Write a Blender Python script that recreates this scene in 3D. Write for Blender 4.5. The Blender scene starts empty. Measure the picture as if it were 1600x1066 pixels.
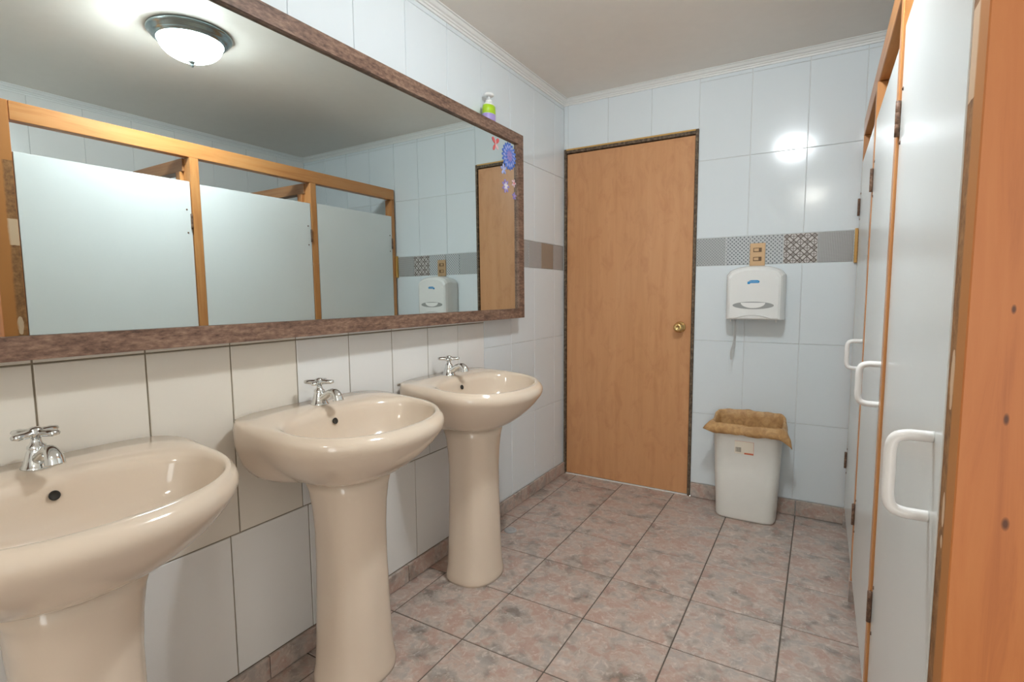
import bpy, bmesh, math, random
from mathutils import Vector, Matrix

scene = bpy.context.scene
COL = scene.collection
random.seed(7)
PI = math.pi

# ------------------------------------------------------------------ camera
cam_d = bpy.data.cameras.new('camera')
cam = bpy.data.objects.new('camera', cam_d)
COL.objects.link(cam)
cr = Vector((0.86093885, 0.50866802, -0.00641473))
cu = Vector((-0.04065651, 0.08137117, 0.9958543))
cf = Vector((-0.50708121, 0.85710885, -0.09073627))
cam.matrix_world = Matrix(((cr.x, cu.x, -cf.x, 1.3872), (cr.y, cu.y, -cf.y, 0.0), (cr.z, cu.z, -cf.z, 1.15), (0, 0, 0, 1)))
cam_d.sensor_fit = 'HORIZONTAL'
cam_d.sensor_width = 36.0
cam_d.lens = 815.6 / 1600 * 36.0
cam_d.clip_start = 0.02
scene.camera = cam

# ------------------------------------------------------------------ world, exposure
world = bpy.data.worlds.new('world')
scene.world = world
world.use_nodes = True
world.node_tree.nodes['Background'].inputs[0].default_value = (0.97, 1.0, 0.98, 1)
world.node_tree.nodes['Background'].inputs[1].default_value = 4.7     # fill light, enters by the opening added behind the camera
vs = scene.view_settings
vs.view_transform = 'Standard'
vs.look = 'None'
vs.exposure = 0.1
vs.gamma = 1.0
vs.use_curve_mapping = False
scene.cycles.sample_clamp_indirect = 80.0   # keep the lamp light thrown back by the mirror
LAMP_MAIN = (1.17, 1.35)      # ceiling lamp seen in the mirror
LAMP_FILL = (1.25, -1.15)     # unseen second lamp, added behind the camera to brighten the room
STR_MAIN = 31.0       # frosted dome
BULB_MAIN = 52.0      # watts, bulb inside the dome
STR_FILL = 20.0
BULB_FILL = 8.0
COL_MAIN = (0.93, 1.0, 1.03)
COL_FILL = (1.0, 0.96, 0.88)

# ------------------------------------------------------------------ room measures
D = 2.981          # back wall
ZC = 2.305         # ceiling
XR = 2.55          # right wall (behind the stalls)
YN = -1.75         # wall behind the camera
XS = 1.525         # front plane of the stalls
EX0, EX1, EZ = 1.70, 2.50, 2.06   # unseen opening added in the wall behind the camera for fill light
pl = bpy.data.lights.new('fill_portal', 'AREA')  # portal for the fill light coming through the added opening
pl.shape = 'RECTANGLE'; pl.size = EX1 - EX0; pl.size_y = EZ
pl.cycles.is_portal = True
po = bpy.data.objects.new('fill_portal', pl)
po.location = ((EX0 + EX1) / 2, YN - 0.155, EZ / 2)
po.rotation_euler = (math.radians(90), 0, 0)   # faces into the room
COL.objects.link(po)

# ------------------------------------------------------------------ material helpers
MATS = {}
class NT:
    def __init__(self, name):
        self.m = bpy.data.materials.new(name)
        self.m.use_nodes = True
        self.t = self.m.node_tree
        self.b = self.t.nodes['Principled BSDF']
        MATS[name] = self.m
    def n(self, typ, **kw):
        nd = self.t.nodes.new(typ)
        for k, v in kw.items():
            setattr(nd, k, v)
        return nd
    def l(self, a, b):
        self.t.links.new(a, b)
    def val(self, x, sock):
        if isinstance(x, (int, float)):
            sock.default_value = x
        elif isinstance(x, tuple):
            sock.default_value = x if len(x) == 4 or sock.type == 'VECTOR' else (*x, 1)
        else:
            self.l(x, sock)
    def math(self, op, a, b=0.0, c=0.0):
        nd = self.n('ShaderNodeMath', operation=op)
        self.val(a, nd.inputs[0]); self.val(b, nd.inputs[1])
        if len(nd.inputs) > 2: self.val(c, nd.inputs[2])
        return nd.outputs[0]
    def vmath(self, op, a, b=(0, 0, 0)):
        nd = self.n('ShaderNodeVectorMath', operation=op)
        self.val(a, nd.inputs[0]); self.val(b, nd.inputs[1])
        return nd.outputs[0]
    def obj(self):
        return self.n('ShaderNodeTexCoord').outputs['Object']
    def world_pos(self):
        return self.n('ShaderNodeNewGeometry').outputs['Position']
    def rnd(self):
        return self.n('ShaderNodeObjectInfo').outputs['Random']
    def sep(self, v):
        s = self.n('ShaderNodeSeparateXYZ'); self.l(v, s.inputs[0]); return s.outputs
    def comb(self, x, y, z):
        s = self.n('ShaderNodeCombineXYZ')
        for i, q in enumerate((x, y, z)): self.val(q, s.inputs[i])
        return s.outputs[0]
    def noise(self, vec, scale, detail=4, rough=0.55, dist=0.0):
        nd = self.n('ShaderNodeTexNoise')
        self.l(vec, nd.inputs['Vector'])
        nd.inputs['Scale'].default_value = scale
        nd.inputs['Detail'].default_value = detail
        nd.inputs['Roughness'].default_value = rough
        nd.inputs['Distortion'].default_value = dist
        return nd.outputs['Fac']
    def ramp(self, fac, stops, interp='LINEAR'):
        nd = self.n('ShaderNodeValToRGB')
        cr_ = nd.color_ramp
        cr_.interpolation = interp
        while len(cr_.elements) < len(stops): cr_.elements.new(0.5)
        for e, (p, c) in zip(cr_.elements, stops):
            e.position = p
            e.color = (*c, 1) if len(c) == 3 else c
        self.l(fac, nd.inputs[0])
        return nd.outputs[0]
    def mix(self, fac, a, b, mode='MIX'):
        nd = self.n('ShaderNodeMix', data_type='RGBA', blend_type=mode)
        self.val(fac, nd.inputs[0])
        self.val(a, nd.inputs[6]); self.val(b, nd.inputs[7])
        return nd.outputs[2]
    def bump(self, h, strength=0.2, dist=0.002):
        nd = self.n('ShaderNodeBump')
        nd.inputs['Strength'].default_value = strength
        nd.inputs['Distance'].default_value = dist
        self.l(h, nd.inputs['Height'])
        self.l(nd.outputs[0], self.b.inputs['Normal'])
    def set(self, color=None, rough=None, metal=None, spec=None, coat=None):
        if color is not None: self.val(color, self.b.inputs['Base Color'])
        if rough is not None: self.val(rough, self.b.inputs['Roughness'])
        if metal is not None: self.val(metal, self.b.inputs['Metallic'])
        if spec is not None: self.val(spec, self.b.inputs['Specular IOR Level'])
        if coat is not None: self.val(coat, self.b.inputs['Coat Weight'])
        return self

def plain(name, color, rough=0.5, metal=0.0, var=0.06, scale=18.0, spec=0.5):
    """a one-colour material with a little mottling so that nothing is perfectly flat"""
    t = NT(name)
    f = t.noise(t.world_pos(), scale, 3)
    c = t.mix(f, tuple(max(0, q * (1 - var)) for q in color), tuple(min(1, q * (1 + var)) for q in color))
    t.set(c, rough, metal, spec)
    return t.m

# wall tiles: new white ones, older cream ones
def wall_tile(name, base, var, rough, bump):
    t = NT(name)
    pos = t.world_pos()
    r = t.rnd()
    f = t.noise(pos, 5.0, 3)
    c = t.mix(f, tuple(q * (1 - var) for q in base), base)
    c = t.mix(t.math('MULTIPLY', r, 0.06), c, tuple(q * 0.8 for q in base))
    t.set(c, rough, 0, 0.5)
    t.bump(t.noise(pos, 9.0, 1), bump, 0.004)
    return t.m
wall_tile('tile_white', (0.76, 0.815, 0.845), 0.03, 0.13, 0.05)
wall_tile('tile_cream', (0.80, 0.745, 0.66), 0.05, 0.22, 0.05)
wall_tile('tile_grey_white', (0.82, 0.81, 0.79), 0.04, 0.2, 0.05)
plain('grout_light', (0.74, 0.75, 0.74), 0.85)
plain('grout_brown', (0.27, 0.225, 0.16), 0.9, var=0.3, scale=30)
plain('grout_floor', (0.13, 0.105, 0.085), 0.9, var=0.4, scale=25)
plain('ceiling_paint', (0.86, 0.81, 0.745), 0.55, var=0.03)
plain('crown_white', (0.82, 0.82, 0.80), 0.45, var=0.02)
plain('wall_paint', (0.80, 0.79, 0.77), 0.6, var=0.03)

# floor: mottled brown-pink-grey stone-look tile
def floor_mat():
    t = NT('tile_floor')
    r = t.rnd()
    off = t.comb(t.math('MULTIPLY', r, 31.0), t.math('MULTIPLY', r, 17.0), t.math('MULTIPLY', r, 7.0))
    v = t.vmath('ADD', t.world_pos(), off)
    warp = t.n('ShaderNodeTexNoise'); t.l(v, warp.inputs['Vector']); warp.inputs['Scale'].default_value = 16; warp.inputs['Detail'].default_value = 3
    wv = t.vmath('SCALE', warp.outputs['Color']); 
    sc = t.n('ShaderNodeVectorMath', operation='SCALE'); t.l(warp.outputs['Color'], sc.inputs[0]); sc.inputs['Scale'].default_value = 0.05
    v2 = t.vmath('ADD', v, sc.outputs[0])
    a = t.noise(v2, 11.0, 5, 0.6)
    b = t.noise(v2, 16.0, 4, 0.6)
    c = t.noise(v2, 42.0, 4, 0.65, 0.6)
    base = t.ramp(a, [(0.30, (0.226, 0.186, 0.158)), (0.43, (0.407, 0.339, 0.294)), (0.52, (0.531, 0.441, 0.384)), (0.60, (0.497, 0.362, 0.299)), (0.72, (0.610, 0.520, 0.463))])
    pink = t.ramp(b, [(0.50, (0, 0, 0)), (0.60, (1, 1, 1))])
    base = t.mix(t.math('MULTIPLY', pink, 0.65), base, (0.452, 0.282, 0.226))
    grey = t.ramp(b, [(0.36, (1, 1, 1)), (0.44, (0, 0, 0))])
    base = t.mix(t.math('MULTIPLY', grey, 0.6), base, (0.373, 0.339, 0.316))
    vein = t.ramp(c, [(0.54, (0, 0, 0)), (0.68, (1, 1, 1))])
    base = t.mix(t.math('MULTIPLY', vein, 0.55), base, (0.746, 0.655, 0.588))
    t.set(base, t.math('ADD', t.math('MULTIPLY', c, 0.2), 0.26), 0, 0.45)
    t.bump(c, 0.06, 0.001)
    return t.m
floor_mat()

# pine: stall posts and rails
def pine(name, light, mid, dark, rough=0.32, axis=2, knots=()):
    t = NT(name)
    p = t.world_pos()
    x, y, z = t.sep(p)
    k = [x, y, z]
    k[axis] = t.math('MULTIPLY', k[axis], 0.07)
    v = t.comb(*k)
    g = t.noise(v, 42.0, 5, 0.6, 0.8)
    h = t.noise(v, 160.0, 3, 0.6)
    big = t.noise(p, 4.0, 2)
    c = t.ramp(g, [(0.30, dark), (0.48, mid), (0.70, light)])
    c = t.mix(t.math('MULTIPLY', h, 0.35), c, mid)
    c = t.mix(t.math('MULTIPLY', big, 0.4), c, light)
    for (kx, ky, kz, rx, rz) in knots:
        d = t.math('ADD', t.math('POWER', t.math('ABSOLUTE', t.math('DIVIDE', t.math('SUBTRACT', x, kx), rx)), 2.0),
                   t.math('POWER', t.math('ABSOLUTE', t.math('DIVIDE', t.math('SUBTRACT', z, kz), rz)), 2.0))
        f = t.ramp(d, [(0.12, (1, 1, 1)), (0.9, (0, 0, 0))])
        c = t.mix(t.math('MULTIPLY', f, 0.85), c, (0.045, 0.012, 0.006))
    t.set(c, rough, 0, 0.5)
    t.bump(g, 0.08, 0.001)
    return t.m
PL, PM, PD = (0.64, 0.31, 0.11), (0.58, 0.24, 0.075), (0.44, 0.155, 0.042)
pine('pine_upright', PL, PM, PD)
pine('pine_rail', PL, PM, PD, axis=1)
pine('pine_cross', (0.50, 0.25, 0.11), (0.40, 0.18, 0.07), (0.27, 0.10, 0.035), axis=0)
pine('pine_knotty', (0.60, 0.215, 0.06), (0.545, 0.175, 0.045), (0.41, 0.115, 0.028), rough=0.5,
     knots=((1.569, 0.742, 0.897, 0.0042, 0.009), (1.563, 0.742, 1.012, 0.003, 0.008), (1.562, 0.742, 1.13, 0.0025, 0.006)))

# the near post's worn side: dull brown coat with cream chips
def worn_side():
    t = NT('worn_brown_coat')
    p = t.world_pos()
    x, y, z = t.sep(p)
    n1 = t.noise(p, 60.0, 4, 0.65)
    n2 = t.noise(p, 14.0, 3)
    c = t.ramp(n1, [(0.3, (0.17, 0.075, 0.03)), (0.5, (0.29, 0.135, 0.05)), (0.7, (0.40, 0.20, 0.08))])
    nz = t.math('MULTIPLY', t.math('SUBTRACT', t.noise(p, 45.0, 2), 0.5), 1.6)
    def chip(cy, cz, ry, rz):
        d = t.math('ADD', t.math('POWER', t.math('ABSOLUTE', t.math('DIVIDE', t.math('SUBTRACT', y, cy), ry)), 2.0),
                   t.math('POWER', t.math('ABSOLUTE', t.math('DIVIDE', t.math('SUBTRACT', z, cz), rz)), 2.0))
        return t.math('LESS_THAN', t.math('ADD', d, nz), 1.0)
    m = chip(0.794, 1.045, 0.010, 0.036)
    for a in ((0.793, 0.885, 0.006, 0.02), (0.793, 0.845, 0.005, 0.008), (0.765, 0.80, 0.006, 0.006), (0.752, 1.20, 0.01, 0.012)):
        m = t.math('MAXIMUM', m, chip(*a))
    zn = t.math('ADD', z, t.math('MULTIPLY', nz, 0.004))
    top = t.math('MULTIPLY', t.math('GREATER_THAN', zn, 1.366), t.math('LESS_THAN', zn, 1.47))
    m = t.math('MAXIMUM', m, top)
    c = t.mix(m, c, (0.66, 0.46, 0.30))
    edge = t.ramp(t.math('ADD', y, t.math('MULTIPLY', t.math('SUBTRACT', n2, 0.5), 0.012)), [(0.782, (1, 1, 1)), (0.788, (0, 0, 0))])
    edge = t.math('MAXIMUM', edge, t.math('GREATER_THAN', z, 1.70))
    c = t.mix(edge, c, (0.50, 0.20, 0.055))
    t.set(c, 0.7, 0, 0.3)
    t.bump(n1, 0.25, 0.001)
worn_side()

# flush door veneer
def veneer():
    t = NT('door_veneer')
    p = t.world_pos()
    x, y, z = t.sep(p)
    wx = t.math('ADD', x, t.math('MULTIPLY', t.noise(t.comb(x, y, t.math('MULTIPLY', z, 0.6)), 5.0, 3), 0.05))
    g = t.noise(t.comb(wx, y, t.math('MULTIPLY', z, 0.05)), 26.0, 4, 0.6, 0.3)
    fine = t.noise(t.comb(x, y, t.math('MULTIPLY', z, 0.03)), 240.0, 2)
    blot = t.noise(t.comb(x, y, t.math('MULTIPLY', z, 0.45)), 14.0, 5, 0.65, 0.8)
    c = t.ramp(g, [(0.25, (0.57, 0.275, 0.12)), (0.5, (0.63, 0.315, 0.145)), (0.75, (0.67, 0.35, 0.17))])
    c = t.mix(t.math('MULTIPLY', fine, 0.22), c, (0.55, 0.255, 0.11))
    c = t.mix(t.math('MULTIPLY', t.ramp(blot, [(0.50, (0, 0, 0)), (0.68, (1, 1, 1))]), 0.38), c, (0.46, 0.185, 0.075))
    t.set(c, 0.34, 0, 0.45)
    t.bump(fine, 0.03, 0.0005)
veneer()

def speckled(name, a, b, c_, rough, scale=120.0):
    t = NT(name)
    p = t.world_pos()
    x, y, z = t.sep(p)
    n1 = t.noise(t.comb(x, t.math('MULTIPLY', y, 0.35), z), scale, 3, 0.7)
    n2 = t.noise(t.comb(x, t.math('MULTIPLY', y, 0.12), z), 45.0, 4, 0.6)
    f = t.math('ADD', t.math('MULTIPLY', n1, 0.6), t.math('MULTIPLY', n2, 0.4))
    t.set(t.ramp(f, [(0.36, a), (0.50, b), (0.66, c_)]), rough, 0, 0.35)
    t.bump(n1, 0.2, 0.001)
speckled('mirror_frame_wood', (0.085, 0.048, 0.034), (0.20, 0.115, 0.08), (0.34, 0.22, 0.155), 0.5)
speckled('door_frame_paint', (0.05, 0.032, 0.02), (0.125, 0.085, 0.055), (0.27, 0.20, 0.13), 0.6, 70.0)
speckled('rusty_hinge', (0.07, 0.04, 0.03), (0.17, 0.09, 0.055), (0.30, 0.18, 0.12), 0.5, 200.0)

def mirror_mat():
    t = NT('mirror_glass')
    p = t.world_pos()
    x, y, z = t.sep(p)
    sm = t.noise(t.comb(x, t.math('MULTIPLY', y, 0.6), t.math('MULTIPLY', z, 2.4)), 6.0, 3, 0.6, 1.5)
    t.set((0.71, 0.775, 0.765), t.ramp(sm, [(0.60, (0.0, 0.0, 0.0)), (0.74, (0.035, 0.035, 0.035))]), 1.0)
mirror_mat()

# bathroom ceramics
def ceramic(name, col, rough=0.12):
    t = NT(name)
    f = t.noise(t.world_pos(), 7.0, 3)
    t.set(t.mix(f, tuple(q * 0.96 for q in col), col), rough, 0, 0.5, 0.3)
    t.b.inputs['Coat Roughness'].default_value = 0.06
ceramic('cream_ceramic', (0.74, 0.61, 0.485))
plain('chrome', (0.74, 0.76, 0.76), 0.09, 1.0, var=0.03)
def sealant():
    t = NT('sealant_grime')
    f = t.noise(t.world_pos(), 14.0, 4, 0.7)
    t.set(t.ramp(f, [(0.42, (0.10, 0.06, 0.035)), (0.56, (0.62, 0.55, 0.45))]), 0.7)
sealant()
plain('dark_hole', (0.03, 0.025, 0.02), 0.8)
plain('dark_grime', (0.10, 0.065, 0.04), 0.9, var=0.4)
plain('brass', (0.72, 0.50, 0.22), 0.22, 1.0, var=0.05)
plain('brass_plate', (0.56, 0.37, 0.21), 0.35, 0.45, var=0.06)
plain('dark_brown', (0.14, 0.075, 0.03), 0.5)
plain('stall_white', (0.81, 0.83, 0.815), 0.23, 0, var=0.02, scale=4)
plain('handle_white', (0.84, 0.82, 0.80), 0.22, 0, var=0.02)
plain('plastic_white', (0.82, 0.82, 0.80), 0.25, 0, var=0.02)
plain('bin_white', (0.86, 0.85, 0.80), 0.38, 0, var=0.03)
plain('window_grey', (0.36, 0.37, 0.36), 0.12, 0)
plain('paper_white', (0.85, 0.84, 0.82), 0.8, 0, var=0.02)
plain('logo_blue', (0.02, 0.27, 0.58), 0.3)
plain('drain_grey', (0.45, 0.45, 0.45), 0.35)
plain('label_cream', (0.78, 0.70, 0.58), 0.5, var=0.04)
plain('ink_brown', (0.22, 0.17, 0.13), 0.6)
plain('ink_red', (0.62, 0.16, 0.08), 0.5)
plain('soap_white', (0.86, 0.87, 0.86), 0.3)
plain('soap_green', (0.42, 0.66, 0.02), 0.35)
plain('soap_purple', (0.42, 0.33, 0.68), 0.35)
plain('yellow_wood', (0.62, 0.36, 0.10), 0.6)
plain('lamp_metal', (0.42, 0.50, 0.52), 0.22, 1.0)
plain('sticker_blue', (0.09, 0.20, 0.66), 0.45, var=0.25, scale=120)
plain('sticker_pale', (0.42, 0.47, 0.80), 0.45, var=0.15, scale=90)
plain('sticker_violet', (0.36, 0.28, 0.62), 0.45, var=0.2, scale=90)
plain('sticker_red', (0.70, 0.12, 0.12), 0.45, var=0.15, scale=90)
plain('sticker_pink', (0.80, 0.55, 0.58), 0.45, var=0.1, scale=90)
plain('sticker_white', (0.82, 0.80, 0.84), 0.45)
def liner_mat():
    t = NT('brown_bag')
    p = t.world_pos()
    f = t.noise(p, 28.0, 4, 0.6, 0.8)
    t.set(t.ramp(f, [(0.3, (0.42, 0.22, 0.085)), (0.55, (0.60, 0.35, 0.15)), (0.75, (0.70, 0.45, 0.22))]), 0.38, 0, 0.45)
    t.bump(t.noise(p, 60.0, 3, 0.6, 1.0), 0.35, 0.004)
liner_mat()

def glow(name, color, strength):
    # frosted lamp glass: lets the bulb's light out and glows itself
    m = bpy.data.materials.new(name); m.use_nodes = True
    nt = m.node_tree; nt.nodes.clear()
    e = nt.nodes.new('ShaderNodeEmission'); o = nt.nodes.new('ShaderNodeOutputMaterial')
    tr = nt.nodes.new('ShaderNodeBsdfTransparent'); mx = nt.nodes.new('ShaderNodeMixShader')
    tr.inputs[0].default_value = (0.95, 0.95, 0.95, 1); mx.inputs[0].default_value = 0.4
    e.inputs[0].default_value = (*color, 1); e.inputs[1].default_value = strength / 0.4
    nt.links.new(tr.outputs[0], mx.inputs[1]); nt.links.new(e.outputs[0], mx.inputs[2])
    nt.links.new(mx.outputs[0], o.inputs[0])
    MATS[name] = m
glow('lamp_glow_cool', COL_MAIN, STR_MAIN)
glow('lamp_glow_fill', COL_FILL, STR_FILL)

# printed border tiles: the print is drawn in the tile's own coordinates (axis: 0 = tile on the left wall, 1 = on the back wall)
def deco(name, kind, axis, ink, ground):
    t = NT(name)
    x, y, z = t.sep(t.obj())
    u = y if axis == 0 else x
    v = z
    def s(k, e): return t.math('ABSOLUTE', t.math('SINE', t.math('MULTIPLY', e, k)))
    if kind == 'dots':
        k = 2 * PI / 0.0135
        f = t.math('ADD', t.math('COSINE', t.math('MULTIPLY', t.math('ADD', u, v), k * 0.7)), t.math('COSINE', t.math('MULTIPLY', t.math('SUBTRACT', u, v), k * 0.7)))
        m = t.ramp(f, [(0.35, (0, 0, 0)), (0.8, (1, 1, 1))])
    elif kind == 'circles':
        k = PI / 0.0150
        a = s(k, t.math('ADD', u, v)); b = s(k, t.math('SUBTRACT', u, v)); c = s(k * 2, u); d = s(k * 2, v)
        f = t.math('MULTIPLY', t.math('MINIMUM', a, b), t.math('MINIMUM', c, d))
        m = t.ramp(f, [(0.05, (1, 1, 1)), (0.22, (0, 0, 0))])
    elif kind == 'lattice':
        k = PI / 0.0300
        a = s(k, u); b = s(k, v)
        c = s(k * 0.5, t.math('ADD', u, v)); d = s(k * 0.5, t.math('SUBTRACT', u, v))
        c2 = t.math('ABSOLUTE', t.math('SUBTRACT', c, 0.55)); d2 = t.math('ABSOLUTE', t.math('SUBTRACT', d, 0.55))
        f = t.math('MINIMUM', t.math('MINIMUM', a, b), t.math('MINIMUM', c2, d2))
        m = t.ramp(f, [(0.10, (1, 1, 1)), (0.17, (0, 0, 0))])
    else:
        k = PI / (0.007 if kind == 'grid' else 0.012)
        f = t.math('MINIMUM', s(k, u), s(k, v))
        m = t.ramp(f, [(0.2, (1, 1, 1)), (0.5, (0, 0, 0))])
    t.set(t.mix(m, ground, ink), 0.16, 0, 0.5)
for ax in (0, 1):
    deco('deco_circles_%d' % ax, 'circles', ax, (0.25, 0.26, 0.265), (0.52, 0.54, 0.54))
    deco('deco_dots_%d' % ax, 'dots', ax, (0.20, 0.22, 0.235), (0.54, 0.56, 0.57))
    deco('deco_lattice_%d' % ax, 'lattice', ax, (0.13, 0.105, 0.09), (0.60, 0.56, 0.54))
    deco('deco_grid_%d' % ax, 'grid', ax, (0.27, 0.265, 0.26), (0.46, 0.455, 0.45))
    deco('deco_brown_%d' % ax, 'grid', ax, (0.22, 0.17, 0.13), (0.36, 0.29, 0.23))

# ------------------------------------------------------------------ geometry helpers
def link(o, parent=None):
    COL.objects.link(o)
    if parent is not None: o.parent = parent
    return o

def mesh_obj(name, verts, faces, mat, parent=None, smooth=False, loc=None):
    me = bpy.data.meshes.new(name)
    me.from_pydata([tuple(v) for v in verts], [], faces)
    me.update()
    bm = bmesh.new(); bm.from_mesh(me)
    bmesh.ops.recalc_face_normals(bm, faces=bm.faces)
    bm.to_mesh(me); bm.free()
    if smooth:
        for p in me.polygons: p.use_smooth = True
    mats = mat if isinstance(mat, (list, tuple)) else [mat]
    for m in mats: me.materials.append(MATS[m])
    o = bpy.data.objects.new(name, me)
    if loc: o.location = loc
    return link(o, parent)

def bm_obj(name, bm, mat, parent=None, smooth=False, loc=None):
    bmesh.ops.recalc_face_normals(bm, faces=bm.faces)
    me = bpy.data.meshes.new(name)
    bm.to_mesh(me); bm.free()
    if smooth:
        for p in me.polygons: p.use_smooth = True
    mats = mat if isinstance(mat, (list, tuple)) else [mat]
    for m in mats: me.materials.append(MATS[m])
    o = bpy.data.objects.new(name, me)
    if loc: o.location = loc
    return link(o, parent)

def tag(o, label=None, cat=None, group=None, kind=None):
    if label: o['label'] = label
    if cat: o['category'] = cat
    if group: o['group'] = group
    if kind: o['kind'] = kind
    return o

def empty(name, loc=(0, 0, 0)):
    o = bpy.data.objects.new(name, None)
    o.location = loc
    o.empty_display_size = 0.05
    return link(o)

def box_bm(x0, x1, y0, y1, z0, z1, bevel=0.0, seg=2):
    bm = bmesh.new()
    bmesh.ops.create_cube(bm, size=1.0)
    for v in bm.verts:
        v.co = Vector(((x0 + x1) / 2 + v.co.x * (x1 - x0), (y0 + y1) / 2 + v.co.y * (y1 - y0), (z0 + z1) / 2 + v.co.z * (z1 - z0)))
    if bevel > 0:
        bmesh.ops.bevel(bm, geom=list(bm.edges), offset=bevel, segments=seg, profile=0.5, affect='EDGES')
    return bm

def box(name, x0, x1, y0, y1, z0, z1, mat, parent=None, bevel=0.0, seg=2):
    return bm_obj(name, box_bm(x0, x1, y0, y1, z0, z1, bevel, seg), mat, parent)

def loft(rings, cap0=True, cap1=True):
    n = len(rings[0]); verts = []; faces = []
    for r in rings: verts += [tuple(p) for p in r]
    for k in range(len(rings) - 1):
        for i in range(n):
            j = (i + 1) % n
            faces.append((k * n + i, k * n + j, (k + 1) * n + j, (k + 1) * n + i))
    if cap0: faces.append(tuple(range(n - 1, -1, -1)))
    if cap1: faces.append(tuple((len(rings) - 1) * n + i for i in range(n)))
    return verts, faces

def lathe(name, prof, mat, parent=None, n=32, center=(0, 0, 0), axis='z', smooth=True):
    rings = []
    for r, h in prof:
        ring = []
        for i in range(n):
            a = 2 * PI * i / n
            c, s = r * math.cos(a), r * math.sin(a)
            p = (c, s, h) if axis == 'z' else ((c, h, s) if axis == 'y' else (h, c, s))
            ring.append((center[0] + p[0], center[1] + p[1], center[2] + p[2]))
        rings.append(ring)
    v, f = loft(rings)
    return mesh_obj(name, v, f, mat, parent, smooth)

def tube_rings(path, radii, n=14):
    rings = []
    up = Vector((0.03, 1, 0.05)).normalized()
    for k, p in enumerate(path):
        a = Vector(path[max(0, k - 1)]); b = Vector(path[min(len(path) - 1, k + 1)])
        d = (b - a).normalized()
        s = d.cross(up).normalized(); t = s.cross(d).normalized()
        r = radii[k] if isinstance(radii, (list, tuple)) else radii
        rings.append([tuple(Vector(p) + s * (r * math.cos(2 * PI * i / n)) + t * (r * math.sin(2 * PI * i / n))) for i in range(n)])
    return rings

def tube(name, path, radii, mat, parent=None, n=14):
    v, f = loft(tube_rings(path, radii, n))
    return mesh_obj(name, v, f, mat, parent, True)

def superring(cx, cy, z, rxf, rxb, ry, nf, nb, n=64):
    """rounded-D ring: front half +x with exponent nf, back half with nb"""
    out = []
    for i in range(n):
        a = 2 * PI * i / n
        c, s = math.cos(a), math.sin(a)
        m, rx = (nf, rxf) if c > 0 else (nb, rxb)
        r = (abs(c) ** m + abs(s) ** m) ** (-1.0 / m)
        out.append(Vector((cx + rx * c * r, cy + ry * s * r, z)))
    return out

def crspline(pts, per=6):
    P = [Vector(p) for p in pts]
    P = [P[0] * 2 - P[1]] + P + [P[-1] * 2 - P[-2]]
    out = []
    for i in range(1, len(P) - 2):
        for k in range(per):
            t = k / per
            out.append(0.5 * ((2 * P[i]) + (P[i + 1] - P[i - 1]) * t + (2 * P[i - 1] - 5 * P[i] + 4 * P[i + 1] - P[i + 2]) * t * t + (3 * P[i] - P[i - 1] - 3 * P[i + 1] + P[i + 2]) * t ** 3))
    out.append(P[-2])
    return out

# chamfered tile; axis = the normal ('x+', 'x-', 'y-', 'z+'), shared mesh for equal sizes
TILE_CACHE = {}
def tile(name, parent, axis, plane, u0, u1, v0, v1, mat, gap=0.003, th=0.007, wob=0.0022, cham=0.0012):
    du, dv = (u1 - u0) / 2 - gap / 2, (v1 - v0) / 2 - gap / 2
    if du < 0.004 or dv < 0.004: return None
    key = (axis, round(du, 4), round(dv, 4), mat, th)
    me = TILE_CACHE.get(key)
    if me is None:
        c = cham
        P = [(-du, -dv, -th), (du, -dv, -th), (du, dv, -th), (-du, dv, -th),
             (-du, -dv, -c), (du, -dv, -c), (du, dv, -c), (-du, dv, -c),
             (-du + c, -dv + c, 0), (du - c, -dv + c, 0), (du - c, dv - c, 0), (-du + c, dv - c, 0)]
        F = [(0, 3, 2, 1), (8, 9, 10, 11)]
        for i in range(4):
            j = (i + 1) % 4
            F += [(i, j, 4 + j, 4 + i), (4 + i, 4 + j, 8 + j, 8 + i)]
        conv = {'x+': lambda u, v, w: (w, u, v), 'x-': lambda u, v, w: (-w, u, v), 'y-': lambda u, v, w: (u, -w, v), 'y+': lambda u, v, w: (u, w, v), 'z+': lambda u, v, w: (u, v, w)}[axis]
        me = bpy.data.meshes.new(name)
        me.from_pydata([conv(*p) for p in P], [], F)
        bm = bmesh.new(); bm.from_mesh(me); bmesh.ops.recalc_face_normals(bm, faces=bm.faces); bm.to_mesh(me); bm.free()
        me.materials.append(MATS[mat])
        TILE_CACHE[key] = me
    o = bpy.data.objects.new(name, me)
    uc, vc = (u0 + u1) / 2, (v0 + v1) / 2
    o.location = {'x': (plane, uc, vc), 'y': (uc, plane, vc), 'z': (uc, vc, plane)}[axis[0]]
    w = lambda: random.uniform(-wob, wob)
    o.rotation_euler = {'x': (0, w(), w()), 'y': (w(), 0, w()), 'z': (w() * 0.4, w() * 0.4, 0)}[axis[0]]
    return link(o, parent)

def cuts(a, b, start, step):
    """joint positions of a grid through `start`, clipped to [a, b]"""
    k = math.ceil((a - start) / step - 1e-6)
    out = [a]
    while start + k * step < b - 1e-6:
        p = start + k * step
        if p > a + 0.012: out.append(p)
        k += 1
    if b - out[-1] < 0.012 and len(out) > 1: out.pop()
    out.append(b)
    return out

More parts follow.
